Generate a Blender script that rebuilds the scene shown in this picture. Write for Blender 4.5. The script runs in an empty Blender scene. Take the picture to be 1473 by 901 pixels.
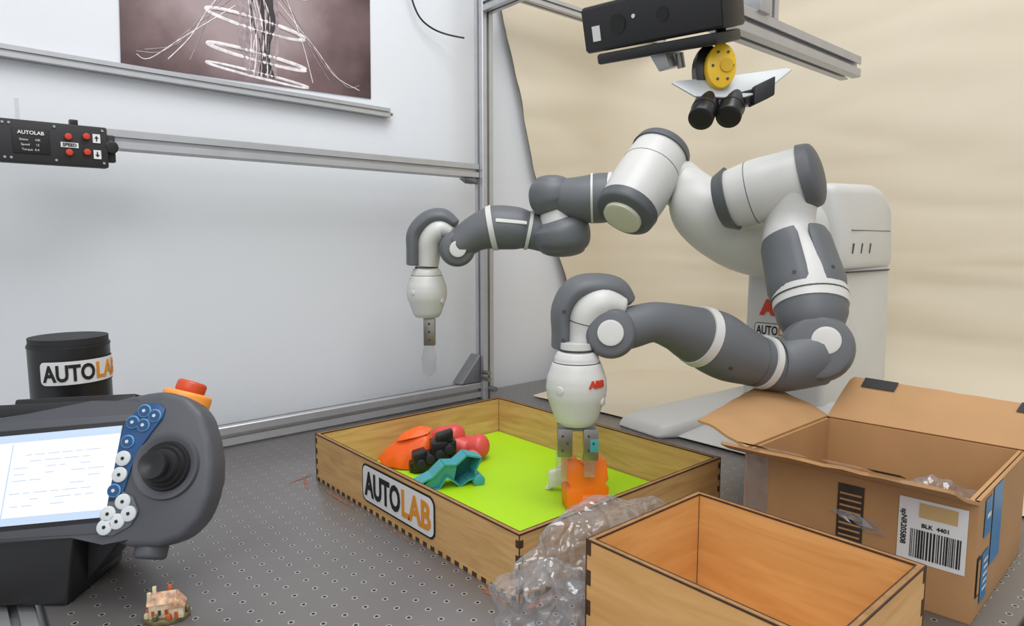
import bpy, bmesh, math, random
from mathutils import Vector as V, Matrix, noise
random.seed(4)
S=bpy.context.scene
try:
    S.view_settings.view_transform='Standard'
except Exception: pass
col=bpy.context.collection

# ------------------------------------------------------------------ materials
def lin(c):
    out=[]
    for x in c:
        x/=255
        out.append(x/12.92 if x<=.04045 else ((x+.055)/1.055)**2.4)
    return tuple(out)+(1,)
def pbr(name,rgb,rough=.5,metal=0,var=.06,scale=12,bump=0,bscale=200,spec=.5,coat=0):
    m=bpy.data.materials.new(name);m.use_nodes=True
    nt=m.node_tree;b=nt.nodes['Principled BSDF']
    c=lin(rgb)
    tc=nt.nodes.new('ShaderNodeTexCoord');n=nt.nodes.new('ShaderNodeTexNoise');n.inputs['Scale'].default_value=scale;n.inputs['Detail'].default_value=4
    nt.links.new(tc.outputs['Object'],n.inputs['Vector'])
    r=nt.nodes.new('ShaderNodeValToRGB')
    r.color_ramp.elements[0].position=.3;r.color_ramp.elements[1].position=.7
    r.color_ramp.elements[0].color=tuple(x*(1-var) for x in c[:3])+(1,)
    r.color_ramp.elements[1].color=tuple(min(1,x*(1+var)) for x in c[:3])+(1,)
    nt.links.new(n.outputs[0],r.inputs[0]);nt.links.new(r.outputs[0],b.inputs['Base Color'])
    b.inputs['Roughness'].default_value=rough;b.inputs['Metallic'].default_value=metal
    b.inputs['Specular IOR Level'].default_value=spec
    b.inputs['Coat Weight'].default_value=coat
    if bump:
        n2=nt.nodes.new('ShaderNodeTexNoise');n2.inputs['Scale'].default_value=bscale
        nt.links.new(tc.outputs['Object'],n2.inputs['Vector'])
        bp=nt.nodes.new('ShaderNodeBump');bp.inputs['Strength'].default_value=bump;bp.inputs['Distance'].default_value=.002
        nt.links.new(n2.outputs[0],bp.inputs['Height']);nt.links.new(bp.outputs[0],b.inputs['Normal'])
    return m
def wood(name,c1,c2,scl=(3,3,60),rough=.45):
    m=bpy.data.materials.new(name);m.use_nodes=True
    nt=m.node_tree;b=nt.nodes['Principled BSDF']
    tc=nt.nodes.new('ShaderNodeTexCoord');mp=nt.nodes.new('ShaderNodeMapping');mp.inputs['Scale'].default_value=scl
    nt.links.new(tc.outputs['Object'],mp.inputs[0])
    n=nt.nodes.new('ShaderNodeTexNoise');n.inputs['Scale'].default_value=2;n.inputs['Detail'].default_value=8;n.inputs['Distortion'].default_value=.8
    nt.links.new(mp.outputs[0],n.inputs['Vector'])
    r=nt.nodes.new('ShaderNodeValToRGB');r.color_ramp.elements[0].position=.3;r.color_ramp.elements[1].position=.72
    r.color_ramp.elements[0].color=lin(c1);r.color_ramp.elements[1].color=lin(c2)
    nt.links.new(n.outputs[0],r.inputs[0]);nt.links.new(r.outputs[0],b.inputs['Base Color'])
    b.inputs['Roughness'].default_value=rough
    return m
def emis(name,rgb,st=1):
    m=bpy.data.materials.new(name);m.use_nodes=True;b=m.node_tree.nodes['Principled BSDF']
    b.inputs['Base Color'].default_value=lin(rgb);b.inputs['Emission Color'].default_value=lin(rgb);b.inputs['Emission Strength'].default_value=st;b.inputs['Roughness'].default_value=.3
    return m
WHITE=pbr('robot_white',(202,202,199),.4,var=.02)
GREY=pbr('robot_dark_grey',(94,97,101),.5,var=.03)
DGREY=pbr('robot_cap_grey',(84,87,91),.5,var=.03)
CREAM=pbr('cap_cream',(204,204,182),.4,var=.02)
SEAM=pbr('seam_dark',(60,62,64),.6)
ALU=pbr('aluminium',(186,187,190),.35,.6,var=.04,scale=30)
ALUD=pbr('aluminium_dark',(128,130,134),.45,.5)  # darker grey aluminium of the gusset brackets and gripper palm
METAL=pbr('steel',(150,148,142),.3,.8)
BLK=pbr('black_plastic',(24,24,26),.35)
BLKM=pbr('black_matt',(32,32,35),.6)
BLKT=pbr('ink_black',(16,16,16),.6,var=0)
ORT=pbr('ink_orange',(210,136,38),.6,var=0)
REDT=pbr('ink_red',(200,60,34),.6,var=0)
PAPERW=pbr('label_white',(216,216,216),.5,var=.01)
SCRW=pbr('screw_light',(170,170,170),.3,.7)
REDB=pbr('button_red',(190,55,25),.4)
GREEN=pbr('green_foam',(168,214,18),.55,var=.04,scale=6)
ORANGE=pbr('orange_plastic',(238,118,18),.35,var=.04)
ORCL=pbr('orange_cloth',(228,92,14),.45,var=.08,scale=25)
TEAL=pbr('teal_plastic',(64,156,166),.4,var=.04)
TEALD=pbr('teal_inner',(38,112,122),.5,var=.04)
PINK=pbr('coral_plastic',(216,80,76),.4,var=.05)
YEL=pbr('yellow_plastic',(228,184,26),.4)
PLATE=pbr('grey_plate',(184,188,190),.4,.1)
PEND=pbr('pendant_grey',(76,78,84),.5,var=.05)
PENDL=pbr('pendant_light_grey',(90,92,98),.5,var=.05)
BLUE=pbr('pendant_blue',(28,74,122),.4)
BTN=pbr('button_white',(200,205,207),.4)
BTNB=pbr('button_blue',(90,145,185),.4)
WOODT=wood('tray_plywood',(186,143,88),(214,175,116),(4,4,40))
WOODB=wood('box_plywood',(206,154,90),(225,177,114),(4,4,30))
EDGE=pbr('laser_cut_edge',(70,44,24),.7,var=.2,scale=80)
EDGEL=pbr('ply_edge',(150,110,66),.7,var=.2,scale=80)
CARD=pbr('cardboard',(174,132,88),.75,var=.08,scale=9)
CARDI=pbr('cardboard_inner',(178,137,93),.75,var=.08,scale=9)
TAPEB=pbr('amber_tape',(60,52,48),.4,var=.3,scale=70)
AMZ=pbr('blue_tape',(40,120,170),.4)
def clear(name,base=.08,edge=.45,rough=.12,bump=.8,bscale=26):
    m=bpy.data.materials.new(name);m.use_nodes=True;nt=m.node_tree;nt.nodes.clear()
    o=nt.nodes.new('ShaderNodeOutputMaterial');t=nt.nodes.new('ShaderNodeBsdfTransparent');t.inputs[0].default_value=(.97,.97,.98,1)
    g=nt.nodes.new('ShaderNodeBsdfPrincipled');g.inputs['Base Color'].default_value=(.62,.63,.65,1);g.inputs['Metallic'].default_value=.5;g.inputs['Roughness'].default_value=rough
    tc=nt.nodes.new('ShaderNodeTexCoord')
    n=nt.nodes.new('ShaderNodeTexVoronoi');n.feature='DISTANCE_TO_EDGE';n.inputs['Scale'].default_value=bscale
    n3=nt.nodes.new('ShaderNodeTexNoise');n3.inputs['Scale'].default_value=14;nt.links.new(tc.outputs['Object'],n3.inputs['Vector'])
    mxv=nt.nodes.new('ShaderNodeVectorMath');mxv.operation='MULTIPLY_ADD';mxv.inputs[1].default_value=(.12,.12,.12)
    nt.links.new(n3.outputs['Color'],mxv.inputs[0]);nt.links.new(tc.outputs['Object'],mxv.inputs[2]);nt.links.new(mxv.outputs[0],n.inputs['Vector'])
    bp=nt.nodes.new('ShaderNodeBump');bp.inputs['Strength'].default_value=bump;bp.inputs['Distance'].default_value=.012;nt.links.new(n.outputs[0],bp.inputs['Height']);nt.links.new(bp.outputs[0],g.inputs['Normal'])
    mx=nt.nodes.new('ShaderNodeMixShader')
    lw=nt.nodes.new('ShaderNodeLayerWeight');lw.inputs['Blend'].default_value=.25
    ma=nt.nodes.new('ShaderNodeMath');ma.operation='MULTIPLY_ADD';ma.inputs[1].default_value=edge;ma.inputs[2].default_value=base;ma.use_clamp=True
    nt.links.new(lw.outputs['Facing'],ma.inputs[0]);nt.links.new(ma.outputs[0],mx.inputs[0])
    nt.links.new(t.outputs[0],mx.inputs[1]);nt.links.new(g.outputs[0],mx.inputs[2]);nt.links.new(mx.outputs[0],o.inputs[0])
    return m
BAG=clear('clear_plastic_film',.15,.45)
CLR=clear('clear_acrylic',.22,.3,.2,.05)
PTAPE=clear('packing_tape',.18,.3,.15,.3)

# ------------------------------------------------------------------ helpers
def empty(name,loc=(0,0,0)):
    e=bpy.data.objects.new(name,None);col.objects.link(e);e.location=loc;e.empty_display_size=.05
    return e
def fin(name,bm,mats,parent=None,smooth=None):
    me=bpy.data.meshes.new(name)
    bmesh.ops.recalc_face_normals(bm,faces=bm.faces)
    bm.to_mesh(me);bm.free()
    for m in (mats if isinstance(mats,(list,tuple)) else [mats]): me.materials.append(m)
    if smooth is not None:
        me.shade_smooth()
        try: me.set_sharp_from_angle(angle=smooth)
        except Exception: pass
    o=bpy.data.objects.new(name,me);col.objects.link(o)
    if parent:
        o.parent=parent;o.matrix_parent_inverse=Matrix.Translation(parent.location).inverted()
    return o
def frame(t,up=None):
    t=t.normalized()
    a=V(up) if up is not None else (V((0,0,1)) if abs(t.z)<.9 else V((1,0,0)))
    n=a.cross(t)
    if n.length<1e-5: n=V((0,1,0)).cross(t)
    n.normalize();b=t.cross(n).normalized()
    return t,n,b
def cr(p0,p1,p2,p3,t):
    return .5*((2*p1)+(-p0+p2)*t+(2*p0-5*p1+4*p2-p3)*t*t+(-p0+3*p1-3*p2+p3)*t**3)
def loft(name,pts,rads,mats,parent,seg=None,up=None,sub=6,caps=(0,0),n=36,linear=False):
    """swept body of varying round/elliptic section; seg = material index per span"""
    pts=[V(p) for p in pts]
    rads=[(r,r) if not isinstance(r,(tuple,list)) else r for r in rads]
    if seg is None: seg=[0]*(len(pts)-1)
    P=[];Rr=[];M=[]
    N=len(pts)
    for i in range(N-1):
        for k in range(sub):
            t=k/sub
            a=max(i-1,0);d=min(i+2,N-1)
            if linear:
                P.append(pts[i].lerp(pts[i+1],t))
                Rr.append(tuple(rads[i][j]*(1-t)+rads[i+1][j]*t for j in (0,1)))
            else:
                P.append(cr(pts[a],pts[i],pts[i+1],pts[d],t))
                Rr.append(tuple(max(.0003,cr(rads[a][j],rads[i][j],rads[i+1][j],rads[d][j],t)) for j in (0,1)))
            M.append(seg[i])
    P.append(pts[-1]);Rr.append(rads[-1])
    bm=bmesh.new();rings=[]
    T=[]
    for i in range(len(P)):
        a=P[max(i-1,0)];b=P[min(i+1,len(P)-1)]
        T.append((b-a).normalized())
    t0,nn,bb=frame(T[0],up)
    frames=[]
    for i,t in enumerate(T):
        if up is not None:
            _,nn,bb=frame(t,up)
        elif i:
            q=T[i-1].rotation_difference(t);nn=q@nn;bb=t.cross(nn).normalized();nn=bb.cross(t).normalized()
        frames.append((nn.copy(),bb.copy()))
    def ring(c,fr,ra,rb):
        return [bm.verts.new(c+fr[0]*ra*math.cos(2*math.pi*k/n)+fr[1]*rb*math.sin(2*math.pi*k/n)) for k in range(n)]
    seq=[]
    if caps[0]:
        for k in range(5,0,-1):
            a=k/5.5*math.pi/2
            seq.append((P[0]-T[0]*math.sin(a)*caps[0]*min(Rr[0]),frames[0],Rr[0][0]*math.cos(a),Rr[0][1]*math.cos(a),seg[0]))
    for i in range(len(P)): seq.append((P[i],frames[i],Rr[i][0],Rr[i][1],M[min(i,len(M)-1)]))
    if caps[1]:
        for k in range(1,6):
            a=k/5.5*math.pi/2
            seq.append((P[-1]+T[-1]*math.sin(a)*caps[1]*min(Rr[-1]),frames[-1],Rr[-1][0]*math.cos(a),Rr[-1][1]*math.cos(a),seg[-1]))
    for s in seq: rings.append((ring(*s[:4]),s[4]))
    for i in range(len(rings)-1):
        A,B=rings[i][0],rings[i+1][0]
        for k in range(n):
            f=bm.faces.new((A[k],A[(k+1)%n],B[(k+1)%n],B[k]));f.material_index=rings[i][1]
    f=bm.faces.new(rings[0][0][::-1]);f.material_index=seg[0]
    f=bm.faces.new(rings[-1][0]);f.material_index=seg[-1]
    return fin(name,bm,mats,parent,.7)
def cyl(name,p0,p1,r0,mat,parent,r1=None,bev=0,n=36):
    p0=V(p0);p1=V(p1);r1=r0 if r1 is None else r1
    t,a,b=frame(p1-p0)
    L=(p1-p0).length
    bm=bmesh.new()
    prof=[(0,r0),(L,r1)] if not bev else [(0,r0-bev),(bev*.3,r0-bev*.3),(bev,r0),(L-bev,r1),(L-bev*.3,r1-bev*.3),(L,r1-bev)]
    R=[[bm.verts.new(p0+t*s+(a*math.cos(2*math.pi*k/n)+b*math.sin(2*math.pi*k/n))*r) for k in range(n)] for s,r in prof]
    for i in range(len(R)-1):
        for k in range(n): bm.faces.new((R[i][k],R[i][(k+1)%n],R[i+1][(k+1)%n],R[i+1][k]))
    bm.faces.new(R[0][::-1]);bm.faces.new(R[-1])
    return fin(name,bm,mat,parent,.8)
def bevel(bm,b,seg=2):
    if b: bmesh.ops.bevel(bm,geom=list(bm.edges),offset=b,segments=seg,affect='EDGES',profile=.5,clamp_overlap=True)
def box(name,lo,hi,mat,parent,b=0,axes=None,org=None,seg=2):
    """box between lo/hi; optional local axes (three unit vectors) about org"""
    bm=bmesh.new();bmesh.ops.create_cube(bm,size=1)
    lo=V(lo);hi=V(hi)
    for v in bm.verts:
        v.co=V([(lo[i]+hi[i])/2+v.co[i]*(hi[i]-lo[i]) for i in range(3)])
    bevel(bm,b,seg)
    if axes:
        for v in bm.verts: v.co=V(org)+axes[0]*v.co.x+axes[1]*v.co.y+axes[2]*v.co.z
    return fin(name,bm,mat,parent,.6 if b else None)
def hull(name,pts,mat,parent,b=0,seg=3):
    bm=bmesh.new()
    for p in pts: bm.verts.new(p)
    r=bmesh.ops.convex_hull(bm,input=list(bm.verts))
    bmesh.ops.delete(bm,geom=[g for g in r['geom_interior'] if isinstance(g,bmesh.types.BMVert)],context='VERTS')
    bmesh.ops.dissolve_limit(bm,angle_limit=.03,verts=list(bm.verts),edges=list(bm.edges))
    bevel(bm,b,seg)
    return fin(name,bm,mat,parent,.7)
def prism(name,poly,org,ax,ay,az,th,mat,parent,b=0,seg=2):
    """polygon in local (ax,ay), extruded -th..0 along az"""
    bm=bmesh.new();org=V(org)
    A=[bm.verts.new((p[0],p[1],0)) for p in poly];B=[bm.verts.new((p[0],p[1],-th)) for p in poly]
    bm.faces.new(A);bm.faces.new(B[::-1]);n=len(poly)
    for k in range(n): bm.faces.new((A[k],B[k],B[(k+1)%n],A[(k+1)%n]))
    bevel(bm,b,seg)
    for v in bm.verts: v.co=org+ax*v.co.x+ay*v.co.y+az*v.co.z
    return fin(name,bm,mat,parent,.6)
def panel(name,p0,p1,r0,r1,ref,a0,a1,mat,parent,th=.003,n=14,m=8):
    """curved shell on a tapered cylinder, angles (deg) measured from ref"""
    p0=V(p0);p1=V(p1);t=(p1-p0).normalized();u=(V(ref)-t*V(ref).dot(t)).normalized();w=t.cross(u)
    bm=bmesh.new();G=[]
    for lay in (th,-.004):
        g=[]
        for j in range(m+1):
            row=[]
            for i in range(n+1):
                e=0
                if lay>0 and (i in(0,n) or j in(0,m)): e=-th*.8
                s=j/m;ii=i/n
                if s<.12 or s>.88: ii=.5+(ii-.5)*(.93 if (s<.01 or s>.99) else .98)
                a=math.radians(a0+(a1-a0)*ii)
                r=r0*(1-s)+r1*s+lay+e
                row.append(bm.verts.new(p0.lerp(p1,s)+(u*math.cos(a)+w*math.sin(a))*r))
            g.append(row)
        G.append(g)
    for g in G:
        for j in range(m):
            for i in range(n): bm.faces.new((g[j][i],g[j][i+1],g[j+1][i+1],g[j+1][i]))
    bd=[(0,i) for i in range(n+1)]+[(j,n) for j in range(1,m+1)]+[(m,i) for i in range(n-1,-1,-1)]+[(j,0) for j in range(m-1,0,-1)]
    for k in range(len(bd)):
        a=bd[k];b=bd[(k+1)%len(bd)]
        bm.faces.new((G[0][a[0]][a[1]],G[0][b[0]][b[1]],G[1][b[0]][b[1]],G[1][a[0]][a[1]]))
    return fin(name,bm,mat,parent,.8)
def extr(name,p0,p1,s,parent,mat=None,up=(0,0,1)):
    """T-slot aluminium extrusion"""
    p0=V(p0);p1=V(p1);t,a,b=frame(p1-p0,up if abs((p1-p0).normalized().dot(V(up)))<.9 else (1,0,0))
    h=s/2;w=s*.11;d=s*.2;c=s*.04
    one=[(-h+c,-h),(-w,-h),(-w,-h+d*.35),(-w*2.0,-h+d*.35),(-w*2.0,-h+d),(w*2.0,-h+d),(w*2.0,-h+d*.35),(w,-h+d*.35),(w,-h),(h-c,-h)]
    poly=[]
    for q in range(4):
        ca,sa=[(1,0),(0,1),(-1,0),(0,-1)][q]
        poly+=[(x*ca-y*sa,x*sa+y*ca) for x,y in one]
    bm=bmesh.new()
    A=[bm.verts.new(p0+a*x+b*y) for x,y in poly];B=[bm.verts.new(p1+a*x+b*y) for x,y in poly];n=len(poly)
    for k in range(n): bm.faces.new((A[k],A[(k+1)%n],B[(k+1)%n],B[k]))
    bm.faces.new(A[::-1]);bm.faces.new(B)
    return fin(name,bm,mat or ALU,parent)
def text(name,body,size,mat,parent,place,bold=.0,ext=.0006,align='CENTER',sx=1,fit=None):
    cu=bpy.data.curves.new('tmp','FONT');cu.body=body;cu.size=size;cu.align_x=align;cu.align_y='CENTER';cu.offset=bold;cu.extrude=ext;cu.resolution_u=3
    ob=bpy.data.objects.new('tmp',cu);col.objects.link(ob);bpy.context.view_layer.update()
    me=bpy.data.meshes.new_from_object(ob.evaluated_get(bpy.context.evaluated_depsgraph_get()))
    bpy.data.objects.remove(ob)
    if fit:
        xs=[v.co.x for v in me.vertices];ys=[v.co.y for v in me.vertices];a,b=min(xs),max(xs);c,d=min(ys),max(ys)
        for v in me.vertices:
            v.co.x=fit[0]+(v.co.x-a)/(b-a)*(fit[1]-fit[0])
            v.co.y=(v.co.y-(c+d)/2)/(d-c)*fit[2]
    for v in me.vertices: v.co=place(v.co.x*sx,v.co.y,v.co.z)
    me.materials.clear();me.materials.append(mat);me.name=name
    o=bpy.data.objects.new(name,me);col.objects.link(o)
    if parent: o.parent=parent;o.matrix_parent_inverse=Matrix.Translation(parent.location).inverted()
    return o
def planar(org,ax,ay):
    org=V(org);ax=V(ax).normalized();ay=V(ay).normalized();az=ax.cross(ay)
    return lambda x,y,z:org+ax*x+ay*y+az*z
def badge(prefix,parent,place,w,h,bold,border=.05):
    """AUTOLAB sticker: black border, white field, two-colour word"""
    def poly(nm,hw,hh,r,z,mat):
        bm=bmesh.new()
        xs=sorted(set([round(-hw+2*hw*i/30,6) for i in range(31)]+[round(s*(hw-r*q),6) for s in(-1,1) for q in(0,.05,.15,.3,.5,.75,1)]))
        def yext(x):
            e=hw-abs(x)
            return hh if e>=r else hh-r+math.sqrt(max(0,r*r-(r-e)**2))
        top=[bm.verts.new(place(x,yext(x),z)) for x in xs];bot=[bm.verts.new(place(x,-yext(x),z)) for x in xs]
        for i in range(len(xs)-1): bm.faces.new((bot[i],bot[i+1],top[i+1],top[i]))
        return fin(nm,bm,mat,parent)
    poly(prefix+'_border',w/2,h/2,h*.22,.0008,BLKT)
    poly(prefix+'_field',w/2-h*border,h/2-h*border,h*.18,.0012,PAPERW)
    text(prefix+'_auto','AUTO',h,BLKT,parent,lambda x,y,z:place(x,y,z+.0018),bold,.0003,fit=(-w*.455,w*.065,h*.66))
    text(prefix+'_lab','LAB',h,ORT,parent,lambda x,y,z:place(x,y,z+.0018),bold,.0003,fit=(w*.085,w*.455,h*.66))

F=V((.6561,.7547,0));R=V((.7547,-.6561,0));UP=V((0,0,1));X=V((1,0,0));Y=V((0,1,0))

# ------------------------------------------------------------------ room
WALLM=pbr('wall_paint',(214,217,222),.75,var=.012,scale=2,bump=.15,bscale=90)
box('wall_left',(-2.2,1.62,-.8),(2.3,1.7,2.3),WALLM,None)
box('wall_back',(2.14,-1.6,-.8),(2.22,1.62,2.3),WALLM,None)
box('floor',(-2.2,-1.6,-.85),(2.22,1.7,-.8),pbr('floor_vinyl',(120,118,114),.5,scale=4),None)

# optical table ------------------------------------------------------
tm=bpy.data.materials.new('breadboard');tm.use_nodes=True;nt=tm.node_tree;b=nt.nodes['Principled BSDF']
tc=nt.nodes.new('ShaderNodeTexCoord')
vm=nt.nodes.new('ShaderNodeVectorMath');vm.operation='SCALE';vm.inputs['Scale'].default_value=36
nt.links.new(tc.outputs['Object'],vm.inputs[0])
fr=nt.nodes.new('ShaderNodeVectorMath');fr.operation='FRACTION';nt.links.new(vm.outputs[0],fr.inputs[0])
sb=nt.nodes.new('ShaderNodeVectorMath');sb.operation='SUBTRACT';sb.inputs[1].default_value=(.5,.5,0);nt.links.new(fr.outputs[0],sb.inputs[0])
ml=nt.nodes.new('ShaderNodeVectorMath');ml.operation='MULTIPLY';ml.inputs[1].default_value=(1,1,0);nt.links.new(sb.outputs[0],ml.inputs[0])
ln=nt.nodes.new('ShaderNodeVectorMath');ln.operation='LENGTH';nt.links.new(ml.outputs[0],ln.inputs[0])
rp=nt.nodes.new('ShaderNodeValToRGB');rp.color_ramp.interpolation='CONSTANT'
e=rp.color_ramp.elements;e[0].position=0;e[0].color=(.03,.03,.03,1);e[1].position=.085;e[1].color=lin((192,190,188))
x=e.new(.14);x.color=lin((134,130,129))
nt.links.new(ln.outputs['Value'],rp.inputs[0])
n=nt.nodes.new('ShaderNodeTexNoise');n.inputs['Scale'].default_value=5;n.inputs['Detail'].default_value=6;nt.links.new(tc.outputs['Object'],n.inputs['Vector'])
mr=nt.nodes.new('ShaderNodeMapRange');mr.inputs[3].default_value=.72;mr.inputs[4].default_value=1.12;nt.links.new(n.outputs[0],mr.inputs[0])
mm=nt.nodes.new('ShaderNodeVectorMath');mm.operation='SCALE';nt.links.new(rp.outputs[0],mm.inputs[0]);nt.links.new(mr.outputs[0],mm.inputs['Scale'])
nt.links.new(mm.outputs[0],b.inputs['Base Color'])
b.inputs['Metallic'].default_value=.55;b.inputs['Roughness'].default_value=.33
tab=empty('optical_table')
box('breadboard_top',(.075,.168,-.06),(2.1,1.56,0),tm,tab,.002)
extr('edge_rail_front',(.05,.14,-.03),(2.1,.14,-.03),.045,tab)
extr('edge_rail_side',(.045,.14,-.03),(.045,1.56,-.03),.045,tab)
for k,(a,c) in enumerate(((.12,.2),(2.0,.2),(.12,1.5),(2.0,1.5))): extr('leg_%d'%(k+1),(a,c,-.8),(a,c,-.06),.06,tab)
RUST=pbr('paint_residue',(150,92,66),.7,var=.4,scale=90)
for k,(cx,cy,L,w_,an) in enumerate(((.510,1.05,.12,.004,90),(.498,1.16,.07,.006,70),(.512,.62,.07,.007,88),(.545,.575,.07,.006,5),(.513,.86,.09,.0025,91),(.50,1.19,.06,.004,20))):
    bm=bmesh.new();a=math.radians(an);N=16;T_=[];B_=[]
    for i in range(N+1):
        s=-L/2+L*i/N;ww=w_*(.3+1.4*abs(noise.noise(V((s*90,k*7,0)))))*math.sin(math.pi*(i+.3)/(N+.6))
        off=.003*noise.noise(V((s*40,k*3,5)))
        T_.append(bm.verts.new((cx+s*math.cos(a)-(off+ww)*math.sin(a),cy+s*math.sin(a)+(off+ww)*math.cos(a),.0006)));B_.append(bm.verts.new((cx+s*math.cos(a)-(off-ww)*math.sin(a),cy+s*math.sin(a)+(off-ww)*math.cos(a),.0006)))
    for i in range(N): bm.faces.new((B_[i],B_[i+1],T_[i+1],T_[i]))
    fin('residue_%d'%k,bm,RUST,tab)

# aluminium frame ------------------------------------------------------
fr_=empty('aluminium_frame')
extr('post',(1.186,1.484,0),(1.186,1.484,1.5),.038,fr_)
extr('bottom_rail',(-.4,1.5,.026),(1.166,1.5,.026),.044,fr_)
extr('mid_rail',(-.5,1.5,.647),(1.166,1.5,.647),.038,fr_)
extr('top_beam',(1.186,1.464,1.09),(1.186,-.6,1.09),.038,fr_)
extr('rear_beam',(1.206,1.5,1.16),(2.1,1.5,1.16),.03,fr_)
hull('gusset',[(1.165,1.478,.05),(1.165,1.522,.05),(1.095,1.478,.05),(1.095,1.522,.05),(1.165,1.478,.13),(1.165,1.522,.13)],ALUD,fr_,.003)
hull('gusset_mid',[(1.165,1.485,.626),(1.12,1.485,.626),(1.12,1.515,.626),(1.165,1.515,.626),(1.165,1.485,.612),(1.165,1.515,.612),(1.13,1.5,.612)],ALUD,fr_,.001)
for zz in (.062,.08): cyl('bolt_%d'%int(zz*1000),(1.168,1.44,zz),(1.168,1.47,zz),.006,METAL,fr_)
cyl('foot_bolt',(1.19,1.44,.03),(1.19,1.466,.03),.008,METAL,fr_)
pr=empty('poster_rail')
extr('bar',(-.3,1.607,.814),(.955,1.607,.795),.024,pr)
cyl('end_pin',(.955,1.607,.795),(.967,1.607,.793),.004,METAL,pr)
cu=bpy.data.curves.new('wall_cable','CURVE');cu.dimensions='3D';cu.bevel_depth=.0025
sp=cu.splines.new('NURBS');ps=[(1.0,1.61,1.3),(1.02,1.6,1.09),(1.07,1.6,1.04),(1.13,1.59,1.03),(1.17,1.55,1.02)];sp.points.add(len(ps)-1)
for i,p in enumerate(ps): sp.points[i].co=p+(1,)
sp.use_endpoint_u=True;cu.materials.append(BLK);o=bpy.data.objects.new('wall_cable',cu);col.objects.link(o)

# poster ------------------------------------------------------
pm=bpy.data.materials.new('poster_print');pm.use_nodes=True;nt=pm.node_tree;b=nt.nodes['Principled BSDF'];b.inputs['Roughness'].default_value=.35
tc=nt.nodes.new('ShaderNodeTexCoord');gr=nt.nodes.new('ShaderNodeTexGradient');gr.gradient_type='SPHERICAL'
mp=nt.nodes.new('ShaderNodeMapping');mp.inputs['Location'].default_value=(-.60*2.6,0,-1.03*2.6);mp.inputs['Scale'].default_value=(2.6,.0,2.6)
nt.links.new(tc.outputs['Object'],mp.inputs[0]);nt.links.new(mp.outputs[0],gr.inputs[0])
n=nt.nodes.new('ShaderNodeTexNoise');n.inputs['Scale'].default_value=9;n.inputs['Detail'].default_value=9;nt.links.new(tc.outputs['Object'],n.inputs['Vector'])
ad=nt.nodes.new('ShaderNodeMath');ad.operation='MULTIPLY_ADD';ad.inputs[1].default_value=.6;nt.links.new(n.outputs[0],ad.inputs[0]);nt.links.new(gr.outputs[0],ad.inputs[2])
r=nt.nodes.new('ShaderNodeValToRGB');e=r.color_ramp.elements;e[0].position=.22;e[0].color=lin((40,28,28));e[1].position=1;e[1].color=lin((158,140,142))
q=e.new(.45);q.color=lin((76,57,57));q=e.new(.7);q.color=lin((112,90,92))
nt.links.new(ad.outputs[0],r.inputs[0]);nt.links.new(r.outputs[0],b.inputs['Base Color'])
po=empty('poster')
hull('sheet',[(x_,y_,z_) for x_,z_ in ((.325,.82),(.909,.829),(.915,1.3),(.34,1.3)) for y_ in (1.617,1.6195)],pm,po)
PW=pbr('poster_white',(220,214,216),.4,var=.25,scale=60);PDk=pbr('poster_dark',(56,44,48),.4,var=.3,scale=60);PMd=pbr('poster_mid',(150,134,138),.4,var=.3,scale=60)
def pline(nm,pts,r,mat,n_=8): loft(nm,[(x_,1.6165,z_) for x_,z_ in pts],[(r,.0005)]*len(pts),mat,po,up=(0,1,0),sub=5,n=n_)
for k,(cx,cz,a,bb,w) in enumerate(((.615,.958,.115,.013,.0042),(.615,.884,.115,.009,.0045),(.615,.842,.12,.006,.003),(.615,1.06,.13,.02,.003))):
    for kk,(da,ww,mt) in enumerate(((0,w,PW),(-.014,w*.3,PMd))):
        pline('halo_%d_%d'%(k,kk),[(cx+(a+da)*math.cos(t*math.pi/12),cz-.03*math.cos(t*math.pi/12)*.35+(bb+da*.3)*math.sin(t*math.pi/12)) for t in range(25)],ww,mt)
random.seed(11)
for k in range(26):
    bx_=.565+random.random()*.10;w_=random.choice((.0012,.002,.004,.006))
    pts=[(bx_+random.uniform(-.012,.012)+(.615-bx_)*.35*i/6,1.25-i*.07+random.uniform(-.01,.01)) for i in range(7)]
    pts[-1]=(pts[-1][0],max(.84,pts[-1][1]))
    pline('figure_%d'%k,pts,w_,random.choice((PW,PMd,PDk,PDk,PMd)))
for k in range(10):
    sd=-1 if k%2 else 1;w=.04+.028*k
    pts=[(.615+sd*.05,1.08-.01*k),(.615+sd*(.07+w*.35),1.0-.012*k),(.615+sd*(.09+w*.5),.93-.01*k),(.615+sd*min(.26,.1+w*.8),.845+.006*(k%3))]
    pline('thread_%d'%k,pts,.0010,PMd if k%3 else PW)

# control box on mid rail ------------------------------------------------------
cb=empty('control_box')
box('case',(.098,1.452,.588),(.262,1.478,.662),BLKM,cb,.003)
box('ear_left',(.085,1.462,.60),(.10,1.478,.65),BLKM,cb,.002);box('ear_right',(.26,1.462,.60),(.276,1.478,.65),BLKM,cb,.002)
box('display',(.118,1.4505,.604),(.172,1.453,.648),BLKT,cb,.001)
pf=lambda x_,z_:planar((x_,1.4495,z_),(1,0,0),(0,0,1))
text('title','AUTOLAB',.0085,PAPERW,cb,pf(.145,.640),.0002,.0003)
for k,s in enumerate(('Status       OK','Speed      12','Torque  0.4')): text('row_%d'%k,s,.0052,PAPERW,cb,pf(.143,.628-.0085*k),.0,.0002)
box('speed_plate',(.188,1.4505,.620),(.215,1.4525,.629),PAPERW,cb);text('speed','SPEED',.008,BLKT,cb,lambda x_,y_,z_:V((.2015+x_,1.4498-z_,.6245+y_)),.0002,.0002)
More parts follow.
